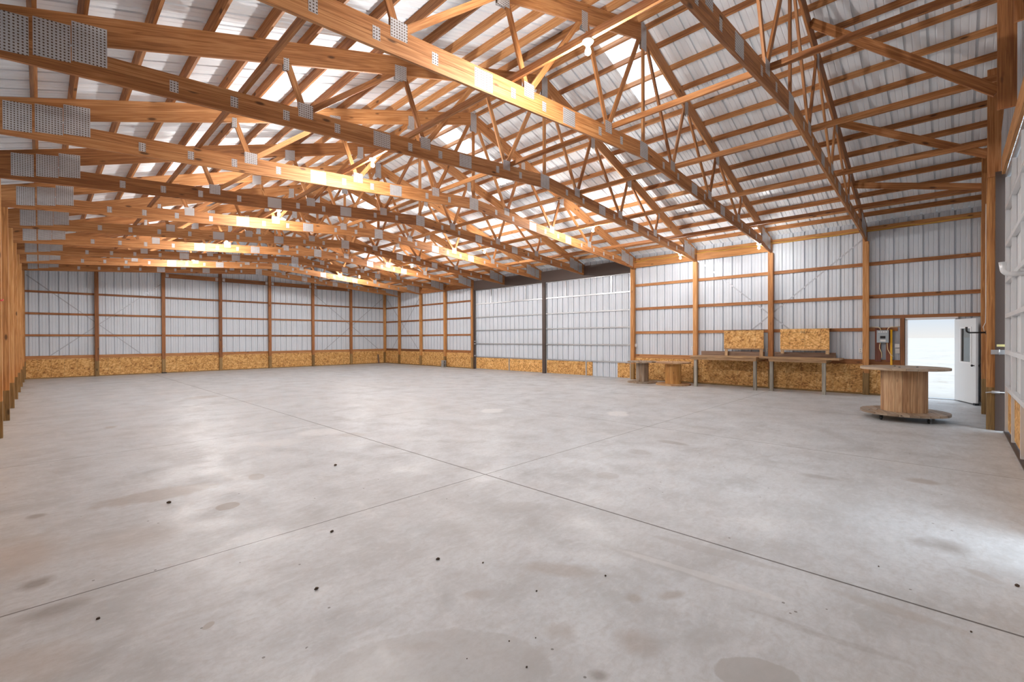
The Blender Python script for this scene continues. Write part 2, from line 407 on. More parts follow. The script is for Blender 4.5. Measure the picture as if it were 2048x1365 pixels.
# ------------------------------------------------------------------ room shell
def profile(a, b, major=.3048, phase=.0):
    """corrugated steel section between a and b: list of (position, depth)"""
    pts = [(a, 0)]
    k = math.floor((a - phase) / major) - 1
    while True:
        s = phase + k * major; k += 1
        if s > b + major: break
        for q, d in ((-.021, 0), (-.018, .045), (.018, .045), (.021, 0), (.088, 0), (.100, .009), (.112, 0), (.190, 0), (.202, .009), (.214, 0)):
            if a + 1e-4 < s + q < b - 1e-4: pts.append((s + q, d))
    pts.append((b, 0)); return pts
def skin(mb, plane, c, out, a, b, zlo, zhi):
    """vertical corrugated skin; plane 'x' or 'y' at c; out = sign of outside; zlo/zhi numbers or functions of s"""
    P = profile(a, b); fl = zlo if callable(zlo) else (lambda s: zlo); fh = zhi if callable(zhi) else (lambda s: zhi)
    mk = (lambda s, d, z: (c + out * d, s, z)) if plane == 'x' else (lambda s, d, z: (s, c + out * d, z))
    for (s0, d0), (s1, d1) in zip(P, P[1:]):
        mb.poly([mk(s0, d0, fl(s0)), mk(s1, d1, fl(s1)), mk(s1, d1, fh(s1)), mk(s0, d0, fh(s0))], [(0, s0), (0, s1), (3, s1), (3, s0)], .5)
    return mb
XI = lambda x: x if x <= XC else 2 * XC - x           # mirrored onto the left half
ZB = lambda x: 4.37 + .080 * XI(x)                    # underside of the bottom chord
ZT = lambda x: 4.4697 + .3255 * XI(x)                 # underside of the top chord
ZTT = lambda x: ZT(x) + .315                          # top of the top chord
ZSK = lambda x: ZTT(x) + .137                         # roof steel

f = MB(); f.box(-.02, 17.30, -.12, 28.95, -.18, 0.0)
fl = f.build('floor', 'floor', origin=(0, 0, 0)); tag(fl, kind='structure')
g = MB(); g.poly([(-900, -900, -.19), (900, -900, -.19), (900, 900, -.19), (-900, 900, -.19)], [(0, 0), (1, 0), (1, 1), (0, 1)], .5)
g.box(17.30, 24, -6, 6, -.19, -.09); g.box(-4, 17.3, -9, -.12, -.19, -.05)
gr = g.build('ground', 'ground', origin=(0, 0, 0)); tag(gr, kind='structure')

WX = 17.185; WL = .055; WF = 28.775; WN = -.035
w = MB()
skin(w, 'x', WX, 1, WN, .57, 0, 4.97); skin(w, 'x', WX, 1, .57, 1.56, 2.15, 4.97); skin(w, 'x', WX, 1, 1.56, 9.9, 0, 4.97)
skin(w, 'x', WX, 1, 9.9, 19.42, 4.5, 4.97); skin(w, 'x', WX, 1, 19.42, WF, 0, 4.97)
tag(w.build('wall_right', 'skin'), kind='structure')
w = MB(); skin(w, 'x', WL, -1, WN, WF, 0, 4.97); tag(w.build('wall_left', 'skin'), kind='structure')
w = MB(); skin(w, 'y', WF, 1, WL, XC, 0, ZSK); skin(w, 'y', WF, 1, XC, WX, 0, ZSK); tag(w.build('wall_far', 'skin'), kind='structure')
w = MB(); skin(w, 'y', WN, -1, 12.44, WX, 0, ZSK); skin(w, 'y', WN, -1, WL, XC, 4.62, ZSK); skin(w, 'y', WN, -1, XC, 12.44, 4.62, ZSK)
tag(w.build('wall_near', 'skin'), kind='structure')

SKY = [(5.02, 5.90), (10.80, 11.66), (17.75, 18.62), (24.3, 25.15)]; SKX = 10.5
def slope(mb, ya, yb, xa, xb):
    P = profile(ya, yb, phase=.05)
    for (s0, d0), (s1, d1) in zip(P, P[1:]):
        mb.poly([(xa, s0, ZSK(xa) + d0), (xa, s1, ZSK(xa) + d1), (xb, s1, ZSK(xb) + d1), (xb, s0, ZSK(xb) + d0)], [(0, s0), (0, s1), (3, s1), (3, s0)], .5)
c = MB()
slope(c, -.25, 29.0, -.35, XC)
y = -.25
for a, b in SKY:
    slope(c, y, a, XC, 17.62); slope(c, a, b, SKX, 17.62); y = b
slope(c, y, 29.0, XC, 17.62)
tag(c.build('ceiling', 'roof', origin=(XC, 14.3, 5)), kind='structure')
for i, (a, b) in enumerate(SKY):
    c = MB(); c.poly([(XC, a, ZSK(XC)), (XC, b, ZSK(XC)), (SKX, b, ZSK(SKX)), (SKX, a, ZSK(SKX))], [(0, 0), (1, 0), (1, 1), (0, 1)], .5)
    tag(c.build('window_%d' % (i + 1), 'skylight'), kind='structure')

# ------------------------------------------------------------------ posts
def post(x, y, ztop, label, group, dx=.07, dy=.07, ply=None, zb=.75, mat='post', base='treated'):
    m = MB(); m.box(x - dx, x + dx, y - dy, y + dy, zb, ztop, 2)
    # seams of the three laminated plies
    o = m.build('timber_post', mat, origin=(x, y, 0))
    tag(o, label, 'post', group)
    m = MB(); m.box(x - dx, x + dx, y - dy, y + dy, 0, zb, 2); m.build('treated_base', base, o)
    if ply:
        m = MB(); m.box(x - dx, x + dx, y + .021, y + dy, ztop, ply, 2); m.build('truss_seat', mat, o)
    return o
XL = .14
for k in range(1, 12):
    post(XL, k * B, 4.37, 'tall timber post on the left wall, %s from the open front' % ORD[k - 1], 'posts along the left wall', ply=4.78, zb=.62)
LR = {1: 'between the walk door and the benches', 2: 'behind the gap between the two workbenches', 3: 'behind the far end of the long workbench', 4: 'at the near jamb of the big sliding door',
      8: 'at the far jamb of the big sliding door', 9: 'beside the grey concrete block', 10: 'second from the far right corner', 11: 'next to the far right corner'}
for k in (1, 2, 3, 4, 8, 9, 10, 11):
    post(XR, k * B + (.06 if k == 4 else 0), 4.37, 'tall timber post on the right wall, %s' % LR[k], 'posts along the right wall', ply=4.78, zb=.62)
for k in range(1, 7):
    x = XR - 7 * B + k * B
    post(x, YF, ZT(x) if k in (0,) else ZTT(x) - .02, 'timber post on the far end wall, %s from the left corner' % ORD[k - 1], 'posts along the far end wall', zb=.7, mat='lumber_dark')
post(XR, YF, 4.75, 'timber post standing in the far right corner', 'corner posts'); post(XL, YF, 4.75, 'timber post standing in the far left corner', 'corner posts')
post(XR - .02, .08, 4.75, 'timber post in the near right corner beside the open walk door', 'corner posts')
post(14.62, .108, ZTT(14.62) - .02, 'timber post on the near end wall beside the open walk door leaf', 'posts along the near end wall', dx=.075, dy=.105)
jp = post(12.385, .17, 4.45, 'door jamb post on the near end wall beside the brown trim', 'posts along the near end wall', dx=.07, dy=.052)
post(XL + .02, .08, 4.62, 'timber post in the near left corner behind the camera', 'corner posts')
# gable studs over the front opening
for x, l in ((12.36, 'gable stud above the jamb post at the near end wall'), (9.83, 'gable stud over the front opening, second from the jamb post'), (7.39, 'gable stud over the front opening, third from the jamb post'), (4.95, 'gable stud over the front opening, fourth from the jamb post')):
    m = MB(); m.box(x - .02, x + .02, .03 if x < 12 else .045, .215, 4.46 if x > 12 else 4.76, ZTT(x) - .02, 2)
    tag(m.build('gable_stud', 'lumber'), l, 'stud', 'gable studs of the near end')

# ------------------------------------------------------------------ roof trusses
def make_truss():
    O = Vector((XC, 0, 4.37)); root = empty('roof_truss', O)
    T = .019; H = .285; J = .141
    for sgn in (1, -1):
        fx = (lambda x: x) if sgn == 1 else (lambda x: 2 * XC - x)
        mir = lambda pts: [(fx(x), z) for x, z in pts]
        x0 = .075; d = (1, .08 * sgn)
        xa = (ZB(0) + J - .003 - ZT(0)) / (.3255 - .08); xb = (ZB(0) + H - ZT(0)) / (.3255 - .08)
        lo = [(x0, ZB(x0)), (XC, ZB(XC)), (XC, ZB(XC) + J - .003), (xa, ZB(xa) + J - .003), (x0, max(ZT(x0), ZB(x0) + .03))]
        hi = [(xa, ZB(xa) + J), (XC, ZB(XC) + J), (XC, ZB(XC) + H), (xb, ZB(xb) + H)]
        MB().prism(mir(lo), -T, T, d).build('bottom_chord', 'lumber', root)
        MB().prism(mir(hi), -T, T, d).build('bottom_chord', 'lumber', root)
        top = [(x0, ZT(x0) + .002), (XC, ZT(XC) + .002), (XC, ZTT(XC)), (x0, ZTT(x0))]
        MB().prism(mir(top), -T, T, (1, .3255 * sgn)).build('top_chord', 'lumber', root)
        for xb_, xt_ in ((3.31, 3.06), (3.31, 4.85), (5.37, 4.93), (5.37, 6.66), (7.39, 6.76), (7.39, 8.52)):
            MB().beam((fx(xb_), 0, ZB(xb_) + .24), (fx(xt_), 0, ZT(xt_) + .08), .034, .082, (1, 0, .001)).build('web', 'lumber', root)
        PL = []
        for x, w_, h_ in ((.465, .27, .39), (.765, .275, .39), (1.05, .28, .42)):
            PL.append((x, (ZB(x) + ZTT(x)) / 2 + (.0 if x < .9 else .02), w_, min(h_, ZTT(x) - ZB(x) - .03)))
        for x in (1.785, 2.417, 3.055, 3.785, 5.065, 5.70, 7.14, 7.82): PL.append((x, ZB(x) + J, .085, .135))
        for x in (4.53, 6.29): PL.append((x, ZB(x) + J, .30, .235))
        for x in (3.31, 5.37, 7.39): PL.append((x + .01, ZB(x) + H - .01, .205, .20))
        PL.append((3.06, ZT(3.06) + .0, .075, .17)); PL.append((4.885, ZT(4.885) + .04, .22, .24)); PL.append((6.71, ZT(6.71) + .04, .16, .30))
        for x, z, w_, h_ in PL:
            m = MB(); s_ = .08 if z < ZT(x) - .3 or x < 1.3 else .3255
            s_ = .06 if x > 1.3 and z < 5.4 else (.13 if x < 1.3 else .2)
            for yy in (-T - .0025, T + .0005):
                a = [(fx(x - w_ / 2), z - h_ / 2 - s_ * w_ / 2), (fx(x + w_ / 2), z - h_ / 2 + s_ * w_ / 2), (fx(x + w_ / 2), z + h_ / 2 + s_ * w_ / 2), (fx(x - w_ / 2), z + h_ / 2 - s_ * w_ / 2)]
                n0 = len(m.v); m.prism(a, yy, yy + .002, (1, 0), r=0)
                for q in range(len(m.uv) - 6, len(m.uv)): m.uv[q] = [(u_ - (fx(x) - w_ / 2) if sgn == 1 else u_ - (fx(x) - w_ / 2), v_ - (z - h_ / 2)) for u_, v_ in m.uv[q]]
            m.build('nail_plate', 'plate', root)
    MB().beam((XC, 0, ZB(XC) + .24), (XC, 0, ZT(XC) + .1), .034, .082, (1, 0, .001)).build('web', 'lumber', root)
    for z, w_, h_ in ((ZB(XC) + J, .30, .30), (ZT(XC) + .06, .20, .48)):
        m = MB()
        for yy in (-T - .0025, T + .0005): m.prism([(XC - w_ / 2, z - h_ / 2), (XC + w_ / 2, z - h_ / 2), (XC + w_ / 2, z + h_ / 2), (XC - w_ / 2, z + h_ / 2)], yy, yy + .002, (1, 0), r=0)
        m.build('nail_plate', 'plate', root)
    return root
T0 = make_truss()
TL = {1: 'nearest to the open front, with the diagonal braces reaching it', 2: 'second from the open front', 3: 'third from the open front', 4: 'meeting the near jamb post of the big sliding door',
      5: 'first of three over the big sliding door', 6: 'middle one of three over the big sliding door', 7: 'last of three over the big sliding door', 8: 'meeting the far jamb post of the big sliding door',
      9: 'third from the far end wall', 10: 'second from the far end wall', 11: 'nearest to the far end wall'}
for k in range(1, 12):
    t = T0 if k == 1 else copy_tree(T0)
    t.location = (XC, k * B, 4.37)
    tag(t, 'timber scissor roof truss, ' + TL[k], 'truss', 'scissor trusses spanning the barn')
# rafters of the two end frames
for y_, nm in ((28.73, 'far'), (-.034, 'near')):
    for sgn in (1, -1):
        fx = (lambda x: x) if sgn == 1 else (lambda x: 2 * XC - x)
        m = MB(); m.prism([(fx(.075), ZTT(.075) - .2), (fx(XC), ZTT(XC) - .2), (fx(XC), ZTT(XC)), (fx(.075), ZTT(.075))], y_ + .0, y_ + (.03 if nm == 'far' else .036), (1, .3255 * sgn))
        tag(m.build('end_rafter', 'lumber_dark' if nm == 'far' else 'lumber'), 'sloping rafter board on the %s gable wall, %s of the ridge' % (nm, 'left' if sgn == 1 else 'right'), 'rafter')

# purlins
PX = [.64] + [1.02 + .585 * i for i in range(13)] + [8.50]
an = math.atan(.3255)
for side in (0, 1):
    for i, x in enumerate(PX):
        X = x if side == 0 else 2 * XC - x
        sl = (1 if side == 0 else -1)
        up = Vector((-math.sin(an) * sl, 0, math.cos(an)))
        c0 = Vector((X, 0, ZTT(X))) + up * .065
        m = MB(); yy = -.02
        cut = [-.02] + [B * q + random.uniform(-.03, .03) for q in (2, 4, 6, 8, 10)] + [28.76]
        for a, b in zip(cut, cut[1:]): m.beam((c0.x, a, c0.z), (c0.x, b - .002, c0.z), .038, .128, up)
        o = m.build('roof_purlin', 'lumber')
        nm = 'lowest purlin' if i == 0 else ('ridge purlin' if i == 14 else '%s purlin up' % ORD[i])
        tag(o, 'long roof purlin board under the white roof steel, %s on the %s slope' % (nm, 'left' if side == 0 else 'right'), 'purlin', 'roof purlins of the %s slope' % ('left' if side == 0 else 'right'))

# lateral braces lying on the bottom chords
for x, l in ((2.53, 'lowest on the left'), (5.05, 'over the left lamps'), (7.55, 'just left of the ridge'), (10.02, 'just right of the ridge'), (12.38, 'over the right lamps'), (14.85, 'lowest on the right')):
    m = MB(); z = ZB(x) + .285 + .046
    cut = [.216 if 12 < x < 13 else .04] + [B * q + .08 for q in (1, 3, 5, 7, 9)] + [28.6]
    for i, (a, b) in enumerate(zip(cut, cut[1:])): m.box(x - .02 + .0 * i, x + .02, a, b - .002, z - .0445, z + .0445, 1)
    tag(m.build('lateral_brace', 'lumber'), 'long brace board lying along the truss bottoms, ' + l, 'brace', 'braces along the truss bottoms')
for (x0, z0), (x1, z1), l in (((9.83, 7.06), (9.87, 5.05), 'longest one'), ((12.42, 6.22), (12.38, 4.9), 'middle one'), ((14.68, 5.42), (14.64, 4.86), 'shortest one')):
    m = MB(); m.beam((x0 + .07, B - .02, z0), (x1 + .07, .2, z1), .038, .14, (0, 0, 1))
    tag(m.build('diagonal_brace', 'lumber'), 'diagonal brace board from the first truss to the near gable, ' + l, 'brace', 'diagonal braces of the near gable')

# ------------------------------------------------------------------ girts, rails, OSB
def girt(x0, x1, y0, y1, z, h, label, grp, mat='lumber', name='wall_girt'):
    m = MB(); ax = 0 if (x1 - x0) > (y1 - y0) else 1
    L0, L1 = (x0, x1) if ax == 0 else (y0, y1)
    n = max(1, int(round((L1 - L0) / 4.877))); st = (L1 - L0) / n
    for i in range(n):
        a, b = L0 + i * st, L0 + (i + 1) * st - .002
        if ax == 0: m.box(a, b, y0, y1, z - h / 2, z + h / 2, 0)
        else: m.box(x0, x1, a, b, z - h / 2, z + h / 2, 1)
    return tag(m.build(name, mat), label, 'girt' if name == 'wall_girt' else 'rail', grp)
GX0, GX1 = XR + .071, XR + .109
HN = {1.86: 'lowest row', 2.795: 'middle row', 3.73: 'top row'}
for z in (1.86, 2.795, 3.73):
    girt(GX0, GX1, 19.45, 28.72, z, .095, 'wooden wall girt between the sliding door and the far right corner, ' + HN[z], 'girts of the right wall', 'lumber_dark')
    girt(GX0, GX1, 1.75 if z < 2 else .0, 9.74, z, .1, 'wooden wall girt between the walk door and the sliding door, ' + HN[z], 'girts of the right wall')
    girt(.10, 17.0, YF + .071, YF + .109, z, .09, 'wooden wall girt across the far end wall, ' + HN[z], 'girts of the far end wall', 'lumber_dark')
    girt(.058, .069, .1, 28.6, z, .09, 'wooden wall girt behind the left wall posts, ' + HN[z], 'girts of the left wall')
girt(GX0, GX1, 0.0, 2.36, 2.21, .088, 'reddish board over the open walk door', 'girts of the right wall', 'lumber_dark')
girt(GX0 + .0, GX1, 19.45, 28.72, .925, .14, 'rail on top of the OSB wainscot near the far right corner', 'rails over the OSB', 'lumber_dark', 'wainscot_rail')
girt(GX0 + .0, GX1, 1.70, 9.74, .935, .14, 'rail on top of the OSB wainscot behind the benches and spools', 'rails over the OSB', 'lumber', 'wainscot_rail')
girt(.10, 17.0, YF + .071, YF + .109, .905, .145, 'rail on top of the OSB wainscot along the far end wall', 'rails over the OSB', 'lumber', 'wainscot_rail')
girt(.058, .069, .1, 28.6, .905, .145, 'rail on top of the wainscot behind the left wall posts', 'rails over the OSB', 'lumber', 'wainscot_rail')
def board(name, x0, x1, y0, y1, z0, z1, mat, label, cat, grp=None, axis=None):
    m = MB(); m.box(x0, x1, y0, y1, z0, z1, axis); return tag(m.build(name, mat), label, cat, grp)
# eave boards of the right wall
for k in (3, 2):
    y0 = k * B + .07; y1 = (k + 1) * B - .07 + (.06 if k == 3 else 0)
    board('eave_header', XR - .04, XR, y0, y1, 4.42, 4.66, 'post', 'wide eave header board, %s' % ('bay beside the big sliding door' if k == 3 else 'bay over the long workbench'), 'board', 'eave headers of the right wall')
for a, b, l in ((.05, 9.72, 'from the walk door to the sliding door'), (19.45, 28.6, 'from the sliding door to the far corner')):
    board('eave_girt', GX0, GX1, a, b, 4.66, 4.80, 'post', 'eave board under the roof edge, ' + l, 'board', 'eave girts of the right wall')
for k in (8, 9): board('eave_header', XR - .04, XR, k * B + .07, (k + 1) * B - .07, 4.42, 4.66, 'lumber', 'wide eave header board, %s' % ('bay just past the big sliding door' if k == 8 else 'second bay past the big sliding door'), 'board', 'eave headers of the right wall')
for k in range(2, 6):
    x = XR - 7 * B + k * B
    o = board('end_header', x + .07, x + B - .07, YF - .02, YF + .02, 4.72, 4.93, 'lumber_dark', 'high header board on the far end wall, right of the %s post' % ORD[k - 1], 'board', 'high headers of the far end wall')
    for xx in (x + .16, x + B - .16):
        MB().box(xx - .06, xx + .06, YF - .026, YF - .021, 4.75, 4.90, 0).build('nail_plate', 'plate', o)

def osbp(x0, x1, y0, y1, z0, z1, label, grp, mat='osb'):
    m = MB(); r = random.random()
    if (x1 - x0) > (y1 - y0): m.beam((x0, (y0 + y1) / 2, (z0 + z1) / 2), (x1, (y0 + y1) / 2, (z0 + z1) / 2), y1 - y0, z1 - z0, (0, 0, 1), r)
    else: m.beam(((x0 + x1) / 2, y0, (z0 + z1) / 2), ((x0 + x1) / 2, y1, (z0 + z1) / 2), x1 - x0, z1 - z0, (0, 0, 1), r)
    return tag(m.build('osb_panel', mat), label, 'wall panel', grp)
for k in range(7):
    xa = XR - 7 * B + k * B + .075; xb = xa + B - .15
    if k == 0: xa = .215
    if k == 6: xb = XR - .075
    osbp(xa, xb, YF + .03, YF + .042, .04, .832, 'OSB wainscot panel on the far end wall, %s bay from the left' % ORD[k], 'OSB panels of the far end wall')
for k, l in ((8, 'beside the big sliding door'), (9, 'behind the grey concrete block'), (10, 'two bays from the sliding door'), (11, 'next to the far right corner')):
    osbp(XR + .03, XR + .042, k * B + .075, (k + 1) * B - .075 if k < 11 else YF - .075, .04, .855, 'OSB wainscot panel on the right wall, ' + l, 'OSB panels of the right wall')
for a, b, l in ((4 * B - .0, 3 * B + .075, 'behind the two small cable spools'), (3 * B - .075, 2 * B + .075, 'under the long workbench'), (2 * B - .075, B + .075, 'under the short workbench'), (B - .075, 1.70, 'behind the big cable spool')):
    osbp(XR + .03, XR + .042, b, a, .04, .865, 'OSB wainscot panel on the right wall, ' + l, 'OSB panels of the right wall')
for (a, b, l) in ((.1, 28.6, 'behind the left wall posts'),): osbp(.056, .066, a, b, .04, .83, 'OSB wainscot running behind the left wall posts', None)
# dark sill boards along the floor
board('sill_board', .2, XR, YF + .02, YF + .10, 0, .045, 'treated', 'treated sill board along the foot of the far end wall', 'board')
for a, b, l in ((1.62, 9.72, 'under the benches'), (19.45, YF, 'by the far right corner')): board('sill_board', XR + .02, XR + .1, a, b, 0, .045, 'treated', 'treated sill board along the right wall, ' + l, 'board')

# steel strap bracing
def strap(p0, p1, label):
    m = MB(); d = (Vector(p1) - Vector(p0)); nrm = (1, 0, 0) if abs(d.x) < .01 else (0, 1, 0)
    m.beam(p0, p1, .042, .0015, nrm); return tag(m.build('steel_strap', 'strap'), label, 'strap', 'steel wall bracing straps')
fx = lambda k: XR - 7 * B + k * B
ys = YF + .1105
strap((fx(0) + .25, ys, 4.42), (fx(2) - .85, ys, .98), 'steel strap on the far end wall falling from the left corner'); strap((fx(2) - .08, ys + .0015, 4.38), (fx(0) + .95, ys + .0015, .98), 'steel strap rising to the second far wall post')
strap((fx(5) + .1, ys, 4.42), (fx(7) - .45, ys, .98), 'steel strap on the far end wall falling towards the right corner'); strap((fx(7) - .1, ys + .0015, 4.40), (fx(5) + .75, ys + .0015, .98), 'steel strap on the far end wall rising to the right corner')
xs = XR + .1105
strap((xs, YF - .1, 4.40), (xs, 10 * B + .45, .98), 'steel strap on the right wall falling from the far corner'); strap((xs + .0015, 10 * B + .12, 4.40), (xs + .0015, YF - .75, .98), 'steel strap on the right wall near the far corner, rising towards the sliding door')
strap((xs, 3 * B - .1, 4.40), (xs, B + 1.2, 1.25), 'steel strap over the benches falling towards the walk door'); strap((xs + .0015, B + .1, 4.45), (xs + .0015, 3 * B - 1.2, 1.35), 'steel strap over the benches rising towards the walk door')

# ------------------------------------------------------------------ big sliding door on the right wall
XD = 17.19
trim = MB(); trim.box(XR + .02, XR + .07, 9.86, 19.43, 4.27, 4.78, 1); trim.box(XR - .02, XR + .06, 9.86, 19.43, 4.27, 4.33, 1)
tag(trim.build('trim_1', 'brown'), kind='structure')
trim = MB(); trim.box(XR + .02, XR + .12, 14.39, 14.56, 0, 4.28, 2); tag(trim.build('trim_2', 'brown'), kind='structure')
trim = MB(); trim.box(XR - .02, XR + .11, 19.36, 19.43, 0, 4.28, 2); trim.box(XR + .075, XR + .12, 9.855, 9.93, 0, 4.28, 2); tag(trim.build('trim_3', 'brown'), kind='structure')
def big_leaf(n, ya, yb, studs, lowstud, patch, pale):
    m = MB(); skin(m, 'x', XD, 1, ya, yb, .03, 4.30)
    o = m.build('door_%d' % n, 'skin', origin=(XD, (ya + yb) / 2, 0)); tag(o, kind='structure')
    for z in (.66, 1.365, 2.09, 2.79, 3.515, 4.26): MB().box(XD - .05, XD - .002, ya, yb, z - .028, z + .028, 1).build('door_girt', 'galv', o)
    for y in studs: MB().box(XD - .045, XD - .002, y - .028, y + .028, 3.545, 4.23, 2).build('stiffener', 'galv', o)
    for y in (ya + .02, yb - .02): MB().box(XD - .045, XD - .004, y - .02, y + .02, .03, 4.3, 2).build('door_stile', 'galv', o)
    MB().box(XD - .045, XD - .002, lowstud - .03, lowstud + .03, .03, .63, 2).build('stiffener', 'galv', o)
    MB().box(XD - .05, XD - .002, ya, yb, .0, .03, 1).build('bottom_rail', 'galv', o)
    segs = [(ya + .04, yb - .04)]
    if patch: segs = [(ya + .04, patch[0]), (patch[1], yb - .04)]
    for a, b in segs:
        m = MB(); m.beam((XD - .018, a, .33), (XD - .018, b, .33), .011, .60, (0, 0, 1)); m.build('osb_panel', 'osb_pale' if pale else 'osb', o)
    return o
D1 = big_leaf(1, 9.95, 14.38, (13.22, 10.84), 12.12, (10.57, 11.80), False)
D2 = big_leaf(2, 14.57, 19.36, (18.10, 15.67), 16.81, None, True)
for z in (1.50, 1.36, .72):
    MB().box(XR - .03, XR + .03, 19.25, 19.36, z - .03, z + .03, 1).build('door_latch', 'galv', D2)

# ------------------------------------------------------------------ near end: sliding door leaf, header, track, jamb trim
trim = MB(); trim.box(12.27, 12.312, -.005, .118, 0, 4.52, 2); tag(trim.build('trim_4', 'brown'), kind='structure')
board('door_header', .24, 12.31, .003, .042, 4.46, 4.76, 'post', 'long wooden header beam over the front opening', 'beam')
m = MB(); m.box(.2, 12.25, -.075, -.005, 4.36, 4.455, 0); tag(m.build('door_track', 'galv'), 'galvanized sliding door track under the front header beam', 'track')
def front_leaf(n, xa, xb, stiles):
    m = MB(); skin(m, 'y', -.045, -1, xa, xb, .04, 4.34); d3 = m.build('door_%d' % n, 'leafgrey', origin=((xa + xb) / 2, -.045, 0)); tag(d3, kind='structure')
    for z in (.785, 1.385, 1.99, 2.575, 3.185, 3.815): MB().box(xa, xb - .08, -.042, .016, z - .032, z + .032, 0).build('door_girt', 'galv_pale', d3)
    for x in (xb - .05, xa + .05): MB().box(x - .05, x + .05, -.042, .012, .04, 4.34, 2).build('door_stile', 'galv_pale', d3)
    for x in stiles: MB().box(x - .03, x + .03, -.042, .01, .04, 4.34, 2).build('door_stile', 'galv_pale', d3)
    MB().beam((xa + .05, -.028, .41), (xb - .1, -.028, .41), .012, .68, (0, 0, 1)).build('osb_panel', 'osb', d3)
front_leaf(3, 6.2, 12.10, (10.9, 9.6, 8.3, 7.0)); front_leaf(5, .22, 5.4, (1.5, 2.8, 4.1))  # left leaf is unseen, added to cut front light; gap lets some daylight in
# floor track of the leaf
board('floor_track', .2, 12.2, -.07, .02, 0, .02, 'brown', 'dark steel guide strip on the floor under the front door leaf', 'track')
def hook(root, d, up, L, h, rad, mat, label):
    root = Vector(root); d = Vector(d); up = Vector(up); pts = []
    n = 7
    pts.append(root); pts.append(root + d * (L - h))
    for i in range(1, n + 1):
        a = math.pi / 2 * i / n; pts.append(root + d * (L - h + h * .7 * math.sin(a)) + up * (h * .7 * (1 - math.cos(a))))
    pts.append(pts[-1] + up * h * .8)
    m = MB(); m.tube(pts, [rad] * (len(pts) - 1) + [rad * 1.35], 12)
    m.beam(root - d * .004, root + d * .008, rad * 4, rad * 5, up); return tag(m.build('pipe_hook', mat, origin=root), label, 'hook')
hook((9.55, -.03, 2.47), (0, 1, 0), (0, 0, 1), .235, .11, .031, 'galv_pale', 'bent galvanized pipe hook sticking out of the front door leaf')
hook((12.45, .222, 1.72), (0, 1, 0), (0, 0, 1), .27, .07, .014, 'black', 'black bent hook on the near jamb post in front of the door window')
m = MB(); m.box(12.30, 12.318, .0, .175, 1.32, 1.42, 1)
o = None
m = MB(); m.box(12.262, 12.269, -.02, .17, 1.335, 1.415, 1); hp = m.build('hinge_plate', 'galv'); tag(hp, 'galvanized hinge plate screwed across the jamb post and brown trim', 'hinge')
MB().tube([(12.262, .07, 1.33), (12.262, .07, 1.42)], .012).build('hinge_pin', 'galv', hp)
board('warning_sticker', 12.264, 12.270, .0, .10, 1.47, 1.51, 'sticker', 'small yellow sticker on the brown trim above the hinge plate', 'sticker')
m = MB(); m.box(12.25, 12.269, .06, .16, .65, .70, 1); lt = m.build('door_latch', 'galv'); tag(lt, 'galvanized latch low on the near jamb post', 'latch')
MB().tube([(12.245, -.02, .675), (12.245, .18, .67), (12.24, .235, .66)], .010).build('latch_bar', 'galv', lt)
m = MB(); m.tube([(12.33, .23, 4.0), (12.335, .228, 2.2), (12.34, .232, 1.9), (12.36, .26, 1.82), (12.40, .245, 1.74)], .006, 6); tag(m.build('cord', 'plastic'), 'thin white cord hanging down the edge of the near jamb post', 'cord')

# ------------------------------------------------------------------ walk door
dr = MB(); dr.box(XR + .02, WX + .02, 1.535, 1.59, 0, 2.12, 2); dr.box(XR + .02, WX + .02, .555, .605, 0, 2.12, 2); dr.box(XR + .02, WX + .02, .555, 1.59, 2.105, 2.165, 1)
wd = dr.build('door_4', 'white', origin=(XR + .1, 1.07, 0)); tag(wd, kind='structure')
MB().box(XR + .02, WX + .10, .60, 1.54, 0, .02, 1).build('threshold', 'galv', wd)
hx, hy = 17.075, .60; fxx, fy = 16.20, .235
dv = Vector((fxx - hx, fy - hy, 0)); LW = dv.length; dv.normalize(); nv = Vector((-dv.y, dv.x, 0))
if nv.y < 0: nv = -nv
hp0 = Vector((hx, hy, 0))
def leafbox(mb, a, b, z0, z1, t0, t1):
    p = hp0 + dv * a; q = hp0 + dv * b; z = (z0 + z1) / 2; off = nv * ((t0 + t1) / 2)
    return mb.beam(p + off + Vector((0, 0, z)), q + off + Vector((0, 0, z)), abs(t1 - t0), z1 - z0)
WA, WB, WZ0, WZ1 = .30, .74, 1.02, 1.86
m = MB()
leafbox(m, 0, WA, .03, 2.09, -.022, .022); leafbox(m, WB, LW, .03, 2.09, -.022, .022); leafbox(m, WA, WB, .03, WZ0, -.022, .022); leafbox(m, WA, WB, WZ1, 2.09, -.022, .022)
lf = m.build('door_leaf', 'leafgrey', wd)
m = MB(); leafbox(m, WA, WB, WZ0, WZ1, -.004, .004); m.build('window_glass', 'glass', lf)
m = MB()
for a, b, z0, z1 in ((WA - .03, WA + .012, WZ0 - .03, WZ1 + .03), (WB - .012, WB + .03, WZ0 - .03, WZ1 + .03)): leafbox(m, a, b, z0, z1, .022, .034)
leafbox(m, WA, WB, WZ0 - .03, WZ0 + .01, .022, .034); leafbox(m, WA, WB, WZ1 - .01, WZ1 + .03, .022, .034); m.build('window_frame', 'white', lf)
kp = hp0 + dv * (LW - .07) + Vector((0, 0, .95)); m = MB()
for s in (1, -1): m.tube([kp + nv * s * .02, kp + nv * s * .05, kp + nv * s * .055, kp + nv * s * .075, kp + nv * s * .085], [.012, .012, .026, .028, .012], 12)
m.build('door_knob', 'black', lf)
m = MB(); leafbox(m, LW - .06, LW + .03, .0, .05, -.03, .05); m.build('door_holder', 'black', lf)
m = MB(); m.box(XR - .0, GX1, 1.60, 1.695, 0, 2.16, 2); tag(m.build('door_stud', 'lumber_dark'), 'reddish stud beside the open walk door', 'stud')

